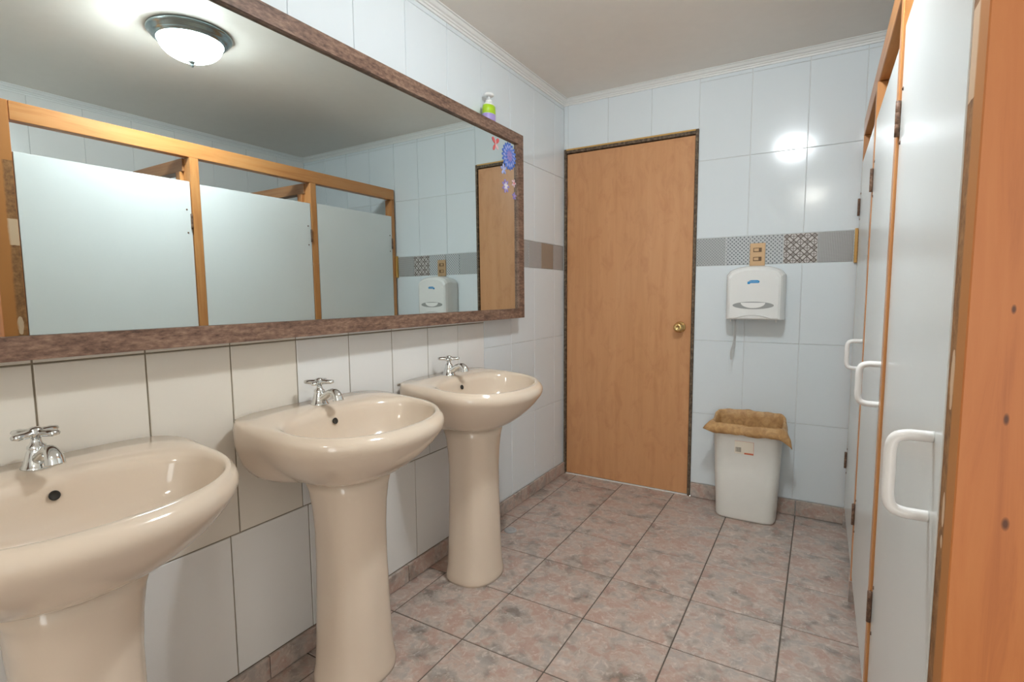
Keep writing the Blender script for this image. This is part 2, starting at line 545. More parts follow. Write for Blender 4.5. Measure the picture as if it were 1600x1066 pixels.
# ================================================================== SETTING
floor = box('floor', 0.0, XR, YN, D, -0.12, -0.0025, 'grout_floor'); tag(floor, 'mottled brown stone-look floor tiles', kind='structure')
ceiling = box('ceiling', -0.15, XR + 0.15, YN - 0.15, D + 0.15, ZC, ZC + 0.12, 'ceiling_paint'); tag(ceiling, 'plain greyish cream ceiling', kind='structure')
wall_left = box('wall_left', -0.15, -0.0035, YN - 0.15, D + 0.15, -0.12, ZC, 'grout_light'); tag(wall_left, 'white and cream tiled wall behind the sinks', kind='structure')
wall_right = box('wall_right', XR + 0.0035, XR + 0.15, YN - 0.15, D + 0.15, -0.12, ZC, 'grout_light'); tag(wall_right, 'tiled wall behind the stalls', kind='structure')
bm = bmesh.new()
for (x0, x1, z0, z1) in ((-0.0035, EX0, -0.12, ZC), (EX1, XR + 0.0035, -0.12, ZC), (EX0, EX1, EZ, ZC), (EX0, EX1, -0.12, -0.0025)):
    b2 = box_bm(x0, x1, YN - 0.15, YN, z0, z1)
    me_ = bpy.data.meshes.new('t'); b2.to_mesh(me_); b2.free(); bm.from_mesh(me_); bpy.data.meshes.remove(me_)
wall_front = bm_obj('wall_front', bm, 'wall_paint'); tag(wall_front, 'plain white wall opposite the wooden door', kind='structure')
# back wall with the door opening left out
DX0, DX1, DZ = 0.004, 0.790, 2.018
bm = bmesh.new()
for (x0, x1, z0, z1) in ((-0.0035, DX0, -0.12, ZC), (DX1, XR + 0.0035, -0.12, ZC), (DX0, DX1, DZ, ZC)):
    b2 = box_bm(x0, x1, D + 0.0035, D + 0.15, z0, z1)
    me_ = bpy.data.meshes.new('t'); b2.to_mesh(me_); b2.free(); bm.from_mesh(me_); bpy.data.meshes.remove(me_)
wall_back = bm_obj('wall_back', bm, 'grout_light'); tag(wall_back, 'white tiled end wall with a printed border', kind='structure')

# --- floor tiles
fx = cuts(0.0, XR, 0.0925, 0.3056)
fy = cuts(YN, D, 1.0255, 0.3058)
for i in range(len(fx) - 1):
    for j in range(len(fy) - 1):
        tile('floor_tile', floor, 'z+', 0.0, fx[i], fx[i + 1], fy[j], fy[j + 1], 'tile_floor', gap=0.0045, th=0.008, wob=0.0015, cham=0.0015)

# --- left wall tiles
ROWS_NEW = [0.4816, 0.8876, 1.2908]
OLD_END = 2.083
ZT = [1.4376, 1.8467, 2.2528, ZC - 0.02]
grout_bed = box('grout_bed', -0.006, -0.0030, YN, OLD_END, 0.0, 1.02, 'grout_brown', wall_left)
# lower row all the way
c = cuts(YN, D, 0.547, 0.2559)
for i in range(len(c) - 1):
    tile('wall_tile', wall_left, 'x+', 0.0, c[i], c[i + 1], 0.0715, 0.4816, 'tile_grey_white' if c[i] < OLD_END - 0.01 else 'tile_white', gap=0.0035)
# older cream tiles above the sinks
c = cuts(YN, OLD_END, 0.413, 0.2087)
for i in range(len(c) - 1):
    for z0, z1 in ((0.4816, 1.0123), (1.0123, 1.4376)):
        tile('wall_tile', wall_left, 'x+', 0.0, c[i], c[i + 1], z0, z1, 'tile_cream' if c[i] < 1.03 else 'tile_grey_white', gap=0.0038)
# newer white tiles towards the door
c = cuts(OLD_END, D, 2.083, 0.2559)
for i in range(len(c) - 1):
    for z0, z1 in ((0.4816, 0.8876), (0.8876, 1.2908)):
        tile('wall_tile', wall_left, 'x+', 0.0, c[i], c[i + 1], z0, z1, 'tile_white', gap=0.002)
c = cuts(YN, D, 2.083, 0.2559)
for i in range(len(c) - 1):
    for z0, z1 in zip(ZT[:-1], ZT[1:]):
        tile('wall_tile', wall_left, 'x+', 0.0, c[i], c[i + 1], z0, z1, 'tile_white', gap=0.002)
edges = [2.083, 2.233, 2.382, 2.532, 2.682, 2.836, D]
pats = ['deco_dots_0', 'deco_lattice_0', 'deco_circles_0', 'deco_grid_0', 'deco_brown_0', 'deco_grid_0']
for i in range(6):
    tile('border_tile', wall_left, 'x+', 0.0, edges[i], edges[i + 1], 1.2908, 1.4376, pats[i], gap=0.003)

# --- back wall tiles
ZB = [0.0825, 0.4816, 0.8876, 1.2908]
cb = [DX1, 1.0445, 1.2985, 1.549, 1.803, 2.057, 2.311, XR]
ct = [DX1, 1.0445, 1.2985, 1.529, 1.783, 2.037, 2.291, XR]
for z0, z1 in zip(ZB[:-1], ZB[1:]):
    for i in range(len(cb) - 1):
        tile('wall_tile', wall_back, 'y-', D, cb[i], cb[i + 1], z0, z1, 'tile_white', gap=0.002)
for z0, z1 in zip(ZT[:-1], ZT[1:]):
    for i in range(len(ct) - 1):
        tile('wall_tile', wall_back, 'y-', D, ct[i], ct[i + 1], z0, z1, 'tile_white', gap=0.0025)
for a, b in zip((0.0, 0.028, 0.281, 0.5346), (0.028, 0.281, 0.5346, DX1)):
    tile('wall_tile', wall_back, 'y-', D, a, b, DZ, ZC - 0.02, 'tile_white', gap=0.0025)
edges = [DX1, 0.941, 1.061, 1.212, 1.361, 1.508, 1.658, 1.808, 1.958, 2.108, 2.258, 2.408, XR]
pats = ['deco_circles_1', 'deco_dots_1', 'deco_dots_1', 'deco_lattice_1', 'deco_grid_1', 'deco_circles_1', 'deco_dots_1', 'deco_lattice_1', 'deco_grid_1', 'deco_circles_1', 'deco_dots_1', 'deco_lattice_1']
for i in range(len(edges) - 1):
    tile('border_tile', wall_back, 'y-', D, edges[i], edges[i + 1], 1.2908, 1.4376, pats[i], gap=0.003)

# --- right wall tiles (seen in the mirror above the stall doors)
c = cuts(YN, D, D, 0.2559)
for i in range(len(c) - 1):
    for z0, z1 in zip([0.0825, 0.4816, 0.8876, 1.2908, 1.4376, 1.8467], [0.4816, 0.8876, 1.2908, 1.4376, 1.8467, ZC - 0.02]):
        tile('wall_tile', wall_right, 'x-', XR, c[i], c[i + 1], z0, z1, 'tile_grey_white', gap=0.002)

# --- skirting of floor tile
def skirting(name, axis, plane, pos, z1, label):
    root = tag(empty(name), label, kind='structure')
    for a, b in zip(pos[:-1], pos[1:]):
        o = tile('skirting_tile', root, axis, plane, a, b, 0.001, z1, 'tile_floor', gap=0.003, th=0.0115, wob=0.001)
    return root
skirting('baseboard_left', 'x+', 0.0115, cuts(YN, D, 1.505, 0.3058), 0.0725, 'brown stone-look skirting along the wall behind the sinks')
skirting('baseboard_back', 'y-', D - 0.0115, cuts(DX1 + 0.002, XR, 1.3146, 0.3056), 0.0825, 'brown stone-look skirting beside the wooden door')

# --- crown moulding
def crown(name, kind, a, b, label):
    prof = [(0.0, 2.2717), (0.006, 2.2717), (0.008, 2.280), (0.013, 2.2815), (0.015, 2.287), (0.022, 2.290), (0.027, 2.296), (0.030, 2.3005), (0.037, 2.3015), (0.038, 2.3049), (0.0, 2.3049)]
    def P(d, z, t):
        # mitre both ends a little so that corners close
        if kind == 'left': return (d, t, z)
        if kind == 'right': return (XR - d, t, z)
        if kind == 'front': return (t, YN + d, z)
        return (t, D - d, z)
    r0 = [P(d, z, a + d) for d, z in prof]; r1 = [P(d, z, b - d) for d, z in prof]
    v, f = loft([r0, r1])
    return tag(mesh_obj(name, v, f, 'crown_white'), label, kind='structure')
crown('trim_1', 'left', YN, D, 'white stepped crown moulding above the mirror')
crown('trim_2', 'back', 0.0, XR, 'white stepped crown moulding above the wooden door')
crown('trim_3', 'right', YN, D, 'white stepped crown moulding behind the stalls')
crown('trim_4', 'front', 0.0, XR, 'white crown moulding opposite the wooden door')

# --- wooden door in the back wall
door = tag(empty('door_1', (0.395, D, 0.0)), 'flush wooden door with brass knob in the end wall', kind='structure')
def dbox(name, x0, x1, y0, y1, z0, z1, mat, parent=door, bevel=0.0):
    o = box(name, x0, x1, y0, y1, z0, z1, mat, None, bevel)
    o.parent = parent
    o.matrix_parent_inverse = parent.matrix_world.inverted() if parent is not door else Matrix.Translation(-Vector(door.location))
    return o
leaf = dbox('door_leaf', 0.0215, 0.7715, D + 0.004, D + 0.044, 0.006, 1.988, 'door_veneer', bevel=0.002)
dbox('door_jamb', 0.0045, 0.0185, D - 0.006, D + 0.075, 0.0, 2.0165, 'door_frame_paint', bevel=0.0015)
dbox('door_jamb', 0.7745, 0.7890, D - 0.006, D + 0.075, 0.0, 2.0165, 'door_frame_paint', bevel=0.0015)
dbox('door_head', 0.0188, 0.7742, D - 0.006, D + 0.075, 1.9925, 2.0165, 'door_frame_paint', bevel=0.0015)
dbox('leak_backing', 0.0188, 0.7742, D + 0.0455, D + 0.0745, 0.0045, 1.992, 'door_frame_paint')  # backing panel added behind the leaf to block light through the gaps
dbox('door_head_edge', 0.0188, 0.7742, D - 0.0075, D - 0.004, 2.0095, 2.0172, 'yellow_wood')
dbox('threshold', 0.0188, 0.7742, D - 0.004, D + 0.07, -0.002, 0.004, 'crown_white')
def door_part(fn, *a, **k):
    o = fn(*a, **k); o.parent = door; o.matrix_parent_inverse = Matrix.Translation(-Vector(door.location)); return o
kx, kz, ky = 0.714, 0.957, D + 0.004
knob = door_part(lathe, 'door_knob', [(0.0005, 0.0), (0.030, 0.0), (0.031, -0.003), (0.028, -0.007), (0.016, -0.010), (0.012, -0.016), (0.012, -0.026), (0.018, -0.031), (0.0255, -0.040), (0.027, -0.049), (0.024, -0.058), (0.017, -0.063), (0.009, -0.064), (0.0085, -0.062), (0.0005, -0.062)], 'brass', None, 32, (kx, ky, kz), 'y')
knob['label'] = 'round brass door knob'
# dark hinge stains on the hinge side
for z in (0.25, 1.15, 1.72):
    o = door_part(lathe, 'door_hinge', [(0.0005, -0.045), (0.005, -0.045), (0.005, 0.045), (0.0005, 0.045)], 'rusty_hinge', None, 10, (0.021, D - 0.008, z))

# --- framed opening added behind the camera to let in fill light
fill_root = tag(empty('fill_opening', ((EX0 + EX1) / 2, YN, 0.0)), 'unseen brown-framed opening added opposite the wooden door for fill light', kind='structure')
for nm, a in (('door_jamb', (EX0 + 0.0005, EX0 + 0.03, YN - 0.149, YN + 0.008, 0.0, EZ - 0.031)), ('door_jamb', (EX1 - 0.03, EX1 - 0.0005, YN - 0.149, YN + 0.008, 0.0, EZ - 0.031)), ('door_head', (EX0 + 0.0005, EX1 - 0.0005, YN - 0.149, YN + 0.008, EZ - 0.03, EZ - 0.0005))):
    o = box(nm, *a, 'door_frame_paint', None, 0.0015, 1); o.parent = fill_root; o.matrix_parent_inverse = Matrix.Translation(-Vector(fill_root.location))

# ================================================================== STALLS
frame = tag(empty('stall_frame', (0, 0, 0)), 'orange pine frame of posts and rails holding the stall doors', 'stall frame')
def post_near():
    bm = box_bm(XS, 1.612, 0.742, 0.8165, 0.0, 1.935, 0.0015, 1)
    for f in bm.faces:
        if f.normal.x < -0.9: f.material_index = 1
    return bm_obj('post', bm, ['pine_knotty', 'worn_brown_coat'], frame)
post_near()['label'] = 'knotty orange post with chipped brown side'
for y0, y1, pr in ((1.498, 1.542, 0.0065), (2.222, 2.266, 0.003), (2.936, 2.9675, 0.0)):
    box('post', XS - pr, XS + 0.062, y0, y1, 0.0, 1.859, 'pine_upright', frame, 0.002, 1)
    box('foot_tile', XS - pr - 0.0045, XS + 0.064, y0 - 0.004, min(y1 + 0.004, 2.9692), 0.0008, 0.082, 'tile_floor', frame, 0.001, 1)
box('top_rail', XS, XS + 0.045, 0.818, 2.9675, 1.860, 1.935, 'pine_rail', frame, 0.002, 1)
for y0 in (1.500, 2.224):
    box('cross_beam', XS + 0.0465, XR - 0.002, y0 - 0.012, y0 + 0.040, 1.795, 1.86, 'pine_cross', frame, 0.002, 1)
    box('inner_post', XS + 0.063, XS + 0.105, y0 - 0.018, y0 + 0.022, 0.0, 1.794, 'pine_upright', frame, 0.002, 1)
box('partition_panel', 1.6135, XR - 0.002, 0.757, 0.785, 0.0, 1.93, 'stall_white', frame, 0.001, 1)
for y0 in (1.508, 2.232):
    box('partition_panel', XS + 0.106, XR - 0.002, y0 - 0.01, y0 + 0.018, 0.10, 1.70, 'stall_white', frame, 0.001, 1)
box('filler_strip', 1.511, 1.5235, D - 0.018, D - 0.0005, 1.285, 1.445, 'yellow_wood', frame, 0.001, 1)['label'] = 'short yellow wood filler beside the border tiles'

def stall_door(y0, y1, zb, zt, hz, label):
    r = tag(empty('stall_door', (XS, (y0 + y1) / 2, zb)), label, 'stall door', 'white stall doors')
    def rel(o, p=r):
        o.parent = r; o.matrix_parent_inverse = Matrix.Translation(-Vector(r.location)); return o
    rel(box('door_panel', XS - 0.001, XS + 0.018, y0, y1, zb, zt, 'stall_white', None, 0.0012, 1))
    # bent white plastic pull
    hy = y0 + 0.055
    z0, z1 = hz
    d = 0.047
    path = crspline([(XS - 0.001, hy, z1), (XS - 0.012, hy, z1), (XS - d + 0.018, hy, z1 - 0.0005), (XS - d + 0.005, hy, z1 - 0.006), (XS - d, hy, z1 - 0.022), (XS - d, hy, (z0 + z1) / 2), (XS - d, hy, z0 + 0.022), (XS - d + 0.005, hy, z0 + 0.006), (XS - d + 0.018, hy, z0 + 0.0005), (XS - 0.012, hy, z0), (XS - 0.001, hy, z0)], 4)
    rel(tube('handle', path, 0.0078, 'handle_white', None, 14))
    # hinges on the far edge
    for hz0 in (zb + 0.20, zt - 0.24):
        h = rel(lathe('hinge', [(0.0005, 0), (0.0052, 0), (0.0052, 0.026), (0.0046, 0.027), (0.0052, 0.028), (0.0052, 0.052), (0.0046, 0.053), (0.0052, 0.054), (0.0052, 0.078), (0.0005, 0.078)], 'rusty_hinge', None, 10, (XS - 0.0065, y1 - 0.003, hz0)))
        for dz in (-0.018, 0.098):
            rel(lathe('screw', [(0.0005, -0.0025), (0.0035, -0.0025), (0.0045, 0.0), (0.0005, 0.0)], 'rusty_hinge', None, 8, (XS - 0.001, y1 - 0.022, hz0 + dz), 'x'))
    return r
stall_door(0.8195, 1.494, 0.14, 1.737, (0.845, 0.955), 'white stall door beside the knotty foreground post')
stall_door(1.545, 2.218, 0.10, 1.731, (0.862, 0.965), 'middle one of the three white stall doors')
stall_door(2.269, 2.933, 0.10, 1.737, (0.862, 0.965), 'white stall door next to the end wall')

# ================================================================== MIRROR
# the mirror hangs a touch askew: its plane is x = 0.0616 + 0.004 y - 0.0036 z
def MP(y, z, d): return (0.0616 + 0.004 * y - 0.0036 * z + d, y, z)
mirror = tag(empty('wall_mirror', (0, 0, 0)), 'long wall mirror in a speckled brown wooden frame above the sinks', 'mirror')
MY0, MY1, MZ0, MZ1 = -0.30, 2.336, 1.027, 1.930
IY0, IY1, IZ0, IZ1 = -0.25, 2.288, 1.074, 1.881
def prism(name, quad, d0, d1, mat, parent):
    v = [MP(y, z, d0) for y, z in quad] + [MP(y, z, d1) for y, z in quad]
    f = [(0, 1, 2, 3), (7, 6, 5, 4)] + [(i, (i + 1) % 4, 4 + (i + 1) % 4, 4 + i) for i in range(4)]
    return mesh_obj(name, v, f, mat, parent)
def back(y, z): return 0.0015 - MP(y, z, 0)[0]
def frame_bar(quad):
    n = 4
    v = [(0.001, y, z) for y, z in quad] + [MP(y, z, 0.0135) for y, z in quad]
    cy_, cz_ = sum(q[0] for q in quad) / 4, sum(q[1] for q in quad) / 4
    f = [(0, 1, 2, 3), (7, 6, 5, 4)] + [(i, (i + 1) % 4, 4 + (i + 1) % 4, 4 + i) for i in range(4)]
    o = mesh_obj('frame_bar', v, f, 'mirror_frame_wood', mirror)
    return o
frame_bar([(MY0, MZ0), (MY1, MZ0), (IY1, IZ0), (IY0, IZ0)])
frame_bar([(MY0, MZ1), (IY0, IZ1), (IY1, IZ1), (MY1, MZ1)])
frame_bar([(MY0, MZ0), (IY0, IZ0), (IY0, IZ1), (MY0, MZ1)])
frame_bar([(MY1, MZ0), (MY1, MZ1), (IY1, IZ1), (IY1, IZ0)])
prism('mirror_glass', [(IY0 + .0005, IZ0 + .0005), (IY1 - .0005, IZ0 + .0005), (IY1 - .0005, IZ1 - .0005), (IY0 + .0005, IZ1 - .0005)], -0.005, 0.0, 'mirror_glass', mirror)

# ================================================================== SINKS
def make_sink():
    r = empty('pedestal_sink')
    N = 72
    CX = 0.19
    O = superring(CX, 0, 0, 0.275, 0.187, 0.277, 2.25, 5.0, N)      # outer outline
    I = superring(0.268, 0, 0, 0.154, 0.134, 0.232, 2.25, 2.5, N)    # bowl outline
    B = superring(CX + 0.008, 0, 0, 0.118, 0.108, 0.128, 2.3, 3.0, N)  # foot on the pedestal
    def lerp(a, b, t, z, dz=0.0, tb=None):
        out = []
        for i in range(N):
            c = math.cos(2 * PI * i / N)
            tt = t
            if tb is not None:
                w = max(0.0, min(1.0, (-c - 0.05) / 0.6)); w = w * w * (3 - 2 * w)
                tt = t * (1 - w) + tb * w
            p = a[i].lerp(b[i], tt)
            # the front lip sits a little lower than the tap deck
            zz = z + dz * (0.5 - (p.x - 0.0) / 0.46)
            out.append((p.x, p.y, zz))
        return out
    rings = [lerp(B, O, 0.0, 0.630), lerp(B, O, 0.06, 0.6315, 0, 0.25), lerp(B, O, 0.20, 0.640, 0, 0.52), lerp(B, O, 0.36, 0.655, 0, 0.70), lerp(B, O, 0.53, 0.675, 0.0, 0.82), lerp(B, O, 0.69, 0.698, 0.002, 0.905), lerp(B, O, 0.82, 0.721, 0.006, 0.955), lerp(B, O, 0.915, 0.742, 0.010, 0.985),
             lerp(B, O, 0.965, 0.755, 0.014, 1.0), lerp(B, O, 0.992, 0.766, 0.018, 1.0), lerp(B, O, 1.0, 0.777, 0.022, 1.0), lerp(B, O, 0.992, 0.787, 0.026, 1.0), lerp(B, O, 0.965, 0.7965, 0.03, 0.985), lerp(B, O, 0.915, 0.8035, 0.03, 0.955),
             lerp(O, I, 0.50, 0.8075, 0.03), lerp(O, I, 0.76, 0.8070, 0.03), lerp(O, I, 0.90, 0.8035, 0.028), lerp(O, I, 0.975, 0.7955, 0.022)]
    bc = Vector((0.262, 0, 0))
    for s, z in ((0.992, 0.783), (0.965, 0.762), (0.915, 0.735), (0.83, 0.707), (0.66, 0.685), (0.45, 0.673), (0.22, 0.667), (0.07, 0.665)):
        rings.append([(bc.x + (p.x - bc.x) * s, p.y * s, z + 0.012 * (0.5 - p.x / 0.46) * max(0, (z - 0.70) / 0.08)) for p in I])
    v, f = loft(rings)
    basin = mesh_obj('basin', v, f, 'cream_ceramic', r, True)
    # overflow and drain
    ov = lathe('overflow_hole', [(0.0003, -0.002), (0.0085, -0.002), (0.0095, 0.0012), (0.0075, 0.0016), (0.0070, 0.0008), (0.0003, 0.0008)], 'dark_hole', basin, 18, (0, 0, 0), 'x')
    ov.location = (0.1405, 0.0, 0.772); ov.rotation_euler = (0, math.radians(-16), 0)
    lathe('drain', [(0.0003, 0.6645), (0.022, 0.6645), (0.022, 0.6685), (0.017, 0.6690), (0.015, 0.6665), (0.0003, 0.6660)], 'chrome', basin, 20, (0.262, 0, 0))
    # grimy sealant where the basin meets the tiles
    tube('sealant', [(-0.001, -0.222 + 0.037 * k, 0.8045 + 0.0008 * math.sin(k * 1.7)) for k in range(13)], [0.0032 + 0.0008 * math.sin(k * 2.3) for k in range(13)], 'sealant_grime', basin, 8)
    # pedestal: slim waist, flared foot
    prof = [(0.000, 0.104, 0.117), (0.012, 0.106, 0.119), (0.030, 0.105, 0.117), (0.060, 0.101, 0.111), (0.13, 0.098, 0.106), (0.24, 0.0955, 0.101), (0.36, 0.0935, 0.0965), (0.46, 0.0935, 0.0965), (0.53, 0.096, 0.101), (0.585, 0.101, 0.109), (0.6295, 0.110, 0.122)]
    rings = [superring(CX + 0.008, 0, z, a, a * 0.95, b, 2.3, 3.2, 48) for z, a, b in prof]
    v, f = loft(rings)
    mesh_obj('pedestal', v, f, 'cream_ceramic', r, True)
    # tap
    fx_, fz_ = 0.075, 0.8155
    body = lathe('faucet', [(0.0003, 0.0), (0.0265, 0.0), (0.0275, 0.003), (0.0255, 0.0065), (0.0235, 0.009), (0.0205, 0.020), (0.0165, 0.033), (0.0145, 0.037), (0.0155, 0.041), (0.0150, 0.045), (0.0105, 0.049), (0.0085, 0.055), (0.0075, 0.064), (0.0003, 0.064)], 'chrome', r, 28, (fx_, 0, fz_))
    sp = crspline([(fx_ + 0.004, 0, fz_ + 0.018), (fx_ + 0.022, 0, fz_ + 0.026), (fx_ + 0.046, 0, fz_ + 0.040), (fx_ + 0.066, 0, fz_ + 0.043), (fx_ + 0.079, 0, fz_ + 0.034), (fx_ + 0.083, 0, fz_ + 0.019)], 5)
    rad = [0.0145 - 0.0035 * min(1, k / 10) + (0.0055 * max(0, (k - 13) / 12.0)) for k in range(len(sp))]
    tube('spout', sp, rad, 'chrome', body, 16)
    hz = fz_ + 0.064
    bm = bmesh.new()
    for k in range(4):
        a = k * PI / 2 + 0.5
        d = Vector((math.cos(a), math.sin(a), 0)); s = Vector((-d.y, d.x, 0))
        prev = None
        for t_, w, h in ((0.0, 0.0085, 0.0095), (0.012, 0.0065, 0.0085), (0.026, 0.0085, 0.0075), (0.039, 0.0100, 0.0070), (0.044, 0.0075, 0.005)):
            cen = Vector((fx_, 0, hz + 0.006)) + d * t_
            ring = [bm.verts.new(cen + s * (w * cc) + Vector((0, 0, h * ss))) for cc, ss in ((1, 0), (0.6, 0.8), (-0.6, 0.8), (-1, 0), (-0.6, -0.8), (0.6, -0.8))]
            if prev:
                for i in range(6): bm.faces.new((prev[i], prev[(i + 1) % 6], ring[(i + 1) % 6], ring[i]))
            prev = ring
        bm.faces.new(prev)
    bm_obj('handle', bm, 'chrome', body, True)
    lathe('handle_cap', [(0.0003, -0.002), (0.0115, -0.002), (0.0125, 0.006), (0.0115, 0.014), (0.007, 0.0175), (0.0003, 0.0185)], 'chrome', body, 20, (fx_, 0, hz))
    return r, basin, body

def copy_tree(o, parent=None):
    c = o.copy()
    link(c, parent)
    for ch in list(o.children):
        copy_tree(ch, c)
    return c
sink0, _, _ = make_sink()
kids = [sink0]
SINKS = [(0.385, 'cream pedestal sink nearest the camera, cut off by the left edge'),
         (1.055, 'middle cream pedestal sink with a small black hole in its side'),
         (1.700, 'cream pedestal sink nearest the wooden door')]
for i, (cy, lab) in enumerate(SINKS):
    s = sink0 if i == 0 else copy_tree(sink0)
    s.location = (0.0035, cy, 0.0)
    tag(s, lab, 'sink', 'pedestal sinks under the mirror')
    if i == 1:
        o = lathe('side_hole', [(0.0003, -0.003), (0.0055, -0.003), (0.0065, 0.0005), (0.0003, 0.0005)], 'dark_hole', s, 14, (0, 0, 0), 'y')
        o.location = (0.055, -0.2395, 0.7065); o.rotation_euler = (math.radians(35), 0, 0)

# ================================================================== THINGS ON THE BACK WALL
# jumbo roll dispenser
disp = tag(empty('paper_dispenser', (1.096, D, 1.14)), 'white plastic jumbo paper roll dispenser on the end wall', 'dispenser')
DL = Vector(disp.location)
def dpart(o):
    o.parent = disp; o.matrix_parent_inverse = Matrix.Translation(-DL); return o
def disp_outline(w, zb, zc, zt, n=16):
    """front outline: flat bottom, straight sides, arched top"""
    pts = [(-w, zb), (w, zb)]
    for k in range(n + 1):
        a = k / n
        x = w * (1 - 2 * a)
        e = abs(x / w)
        z = zt - (zt - zc) * (e ** 2.6) - 0.014 * max(0, (e - 0.82) / 0.18) ** 2
        pts.append((x, z))
    return pts
rings = []
for d, w, zb, zc, zt, dx in ((0.0, 0.137, 1.012, 1.245, 1.276, 0), (0.02, 0.138, 1.010, 1.247, 1.279, 0), (0.075, 0.134, 1.010, 1.250, 1.281, 0), (0.105, 0.128, 1.011, 1.246, 1.276, 0), (0.120, 0.120, 1.013, 1.238, 1.268, 0), (0.126, 0.110, 1.018, 1.228, 1.257, 0)):
    rings.append([(1.096 + x, D - 0.0005 - d, z) for x, z in disp_outline(w, zb, zc, zt)])
v, f = loft(rings)
body = mesh_obj('cover', v, f, 'plastic_white', None, False)
mod = body.modifiers.new('bevel', 'BEVEL'); mod.width = 0.004; mod.segments = 2; mod.limit_method = 'ANGLE'; mod.angle_limit = math.radians(40)
dpart(body)
def ellipse_disc(name, cx, cz, rx, rz, y0, y1, mat, n=36, clipz=None):
    r0 = [(cx + rx * math.cos(2 * PI * i / n), y0, cz + rz * math.sin(2 * PI * i / n)) for i in range(n)]
    r1 = [(p[0], y1, p[2]) for p in r0]
    v, f = loft([r0, r1]); return mesh_obj(name, v, f, mat)
win = dpart(ellipse_disc('window', 1.094, 1.083, 0.094, 0.0185, D - 0.124, D - 0.1275, 'window_grey'))
# roll seen through the window
pts = []
n = 24
for k in range(n + 1):
    a = PI + PI * k / n
    pts.append((1.094 + 0.056 * math.cos(a), 1.0965 + 0.027 * math.sin(a)))
v = [(x, D - 0.1268, z) for x, z in pts] + [(x, D - 0.1283, z) for x, z in pts]
m_ = len(pts)
f = [tuple(range(m_)), tuple(range(2 * m_ - 1, m_ - 1, -1))] + [(i, (i + 1) % m_, m_ + (i + 1) % m_, m_ + i) for i in range(m_)]
dpart(mesh_obj('paper_roll', v, f, 'paper_white'))
# lip arch below the window
rr = []
for k in range(21):
    a = k / 20 * 2 - 1
    rr.append((1.094 + 0.085 * a, D - 0.1275, 1.0185 + 0.017 * (1 - a * a)))
dpart(tube('lip', rr, 0.0032, 'plastic_white', None, 8))
# blue maker's mark
bm = bmesh.new()
def quad_prism(bm, pts, y0, y1):
    a = [bm.verts.new((x, y0, z)) for x, z in pts]; b = [bm.verts.new((x, y1, z)) for x, z in pts]
    bm.faces.new(a); bm.faces.new(b[::-1])
    for i in range(len(pts)):
        j = (i + 1) % len(pts); bm.faces.new((a[i], a[j], b[j], b[i]))
mk = [(1.066, 1.1890), (1.066, 1.2005), (1.072, 1.2020), (1.076, 1.2060), (1.084, 1.2080), (1.112, 1.2080), (1.120, 1.2045), (1.121, 1.1980), (1.116, 1.1935), (1.080, 1.1935), (1.076, 1.1890)]
quad_prism(bm, mk, D - 0.1255, D - 0.1275)
logo = dpart(bm_obj('logo', bm, 'logo_blue'))
bm = bmesh.new()
x = 1.074
for k in range(9):
    w = random.uniform(0.0022, 0.0036); h = random.choice((0.0028, 0.0042, 0.003))
    quad_prism(bm, [(x, 1.1985), (x + w * 0.5, 1.1985), (x + w * 0.5 + 0.0006, 1.1985 + h), (x + 0.0006, 1.1985 + h)], D - 0.1272, D - 0.1279)
    x += w + 0.0016
lt = dpart(bm_obj('logo_lettering', bm, 'plastic_white'))
# loose end of paper, edge on to the room
rows = []
for k in range(13):
    t = k / 12
    z = 1.014 - 0.215 * t
    x = 1.004 + 0.004 * math.sin(t * 5) - 0.010 * max(0, t - 0.65) * 2
    tw = 0.95 * max(0, t - 0.5) ** 1.4
    hw = 0.047 * (1 - 0.85 * max(0, (t - 0.62) / 0.38) ** 1.3)
    cy_ = D - 0.060
    rows.append([(x - tw * hw, cy_ - hw, z), (x + tw * hw, cy_ + hw * 0.9, z - 0.004)])
v = [p for r_ in rows for p in r_]; f = [(2 * k, 2 * k + 1, 2 * k + 3, 2 * k + 2) for k in range(12)]
pt = mesh_obj('paper_tail', v, f, 'paper_white')
sm = pt.modifiers.new('solidify', 'SOLIDIFY'); sm.thickness = 0.0008
dpart(pt)
for px_ in (0.988, 1.196):
    dpart(box('catch', px_, px_ + 0.005, D - 0.110, D - 0.100, 0.999, 1.0125, 'plastic_white', None, 0.001, 1))

# brass wall plate
plate = tag(empty('wall_plate', (1.095, D, 1.341)), 'brass wall plate with two dark rocker slots above the dispenser', 'wall plate')
def ppart(o, p=plate):
    o.parent = plate; o.matrix_parent_inverse = Matrix.Translation(-Vector(plate.location)); return o
ppart(box('plate', 1.059, 1.131, D - 0.0075, D - 0.0004, 1.2835, 1.399, 'brass_plate', None, 0.002, 2))
for zc in (1.3645, 1.3185):
    ppart(box('slot_frame', 1.0755, 1.1145, D - 0.0090, D - 0.0070, zc - 0.0105, zc + 0.0105, 'dark_brown', None, 0.0008, 1))
    ppart(box('rocker', 1.0785, 1.1015, D - 0.0112, D - 0.0085, zc - 0.0075, zc + 0.0075, 'brass_plate', None, 0.0008, 1))

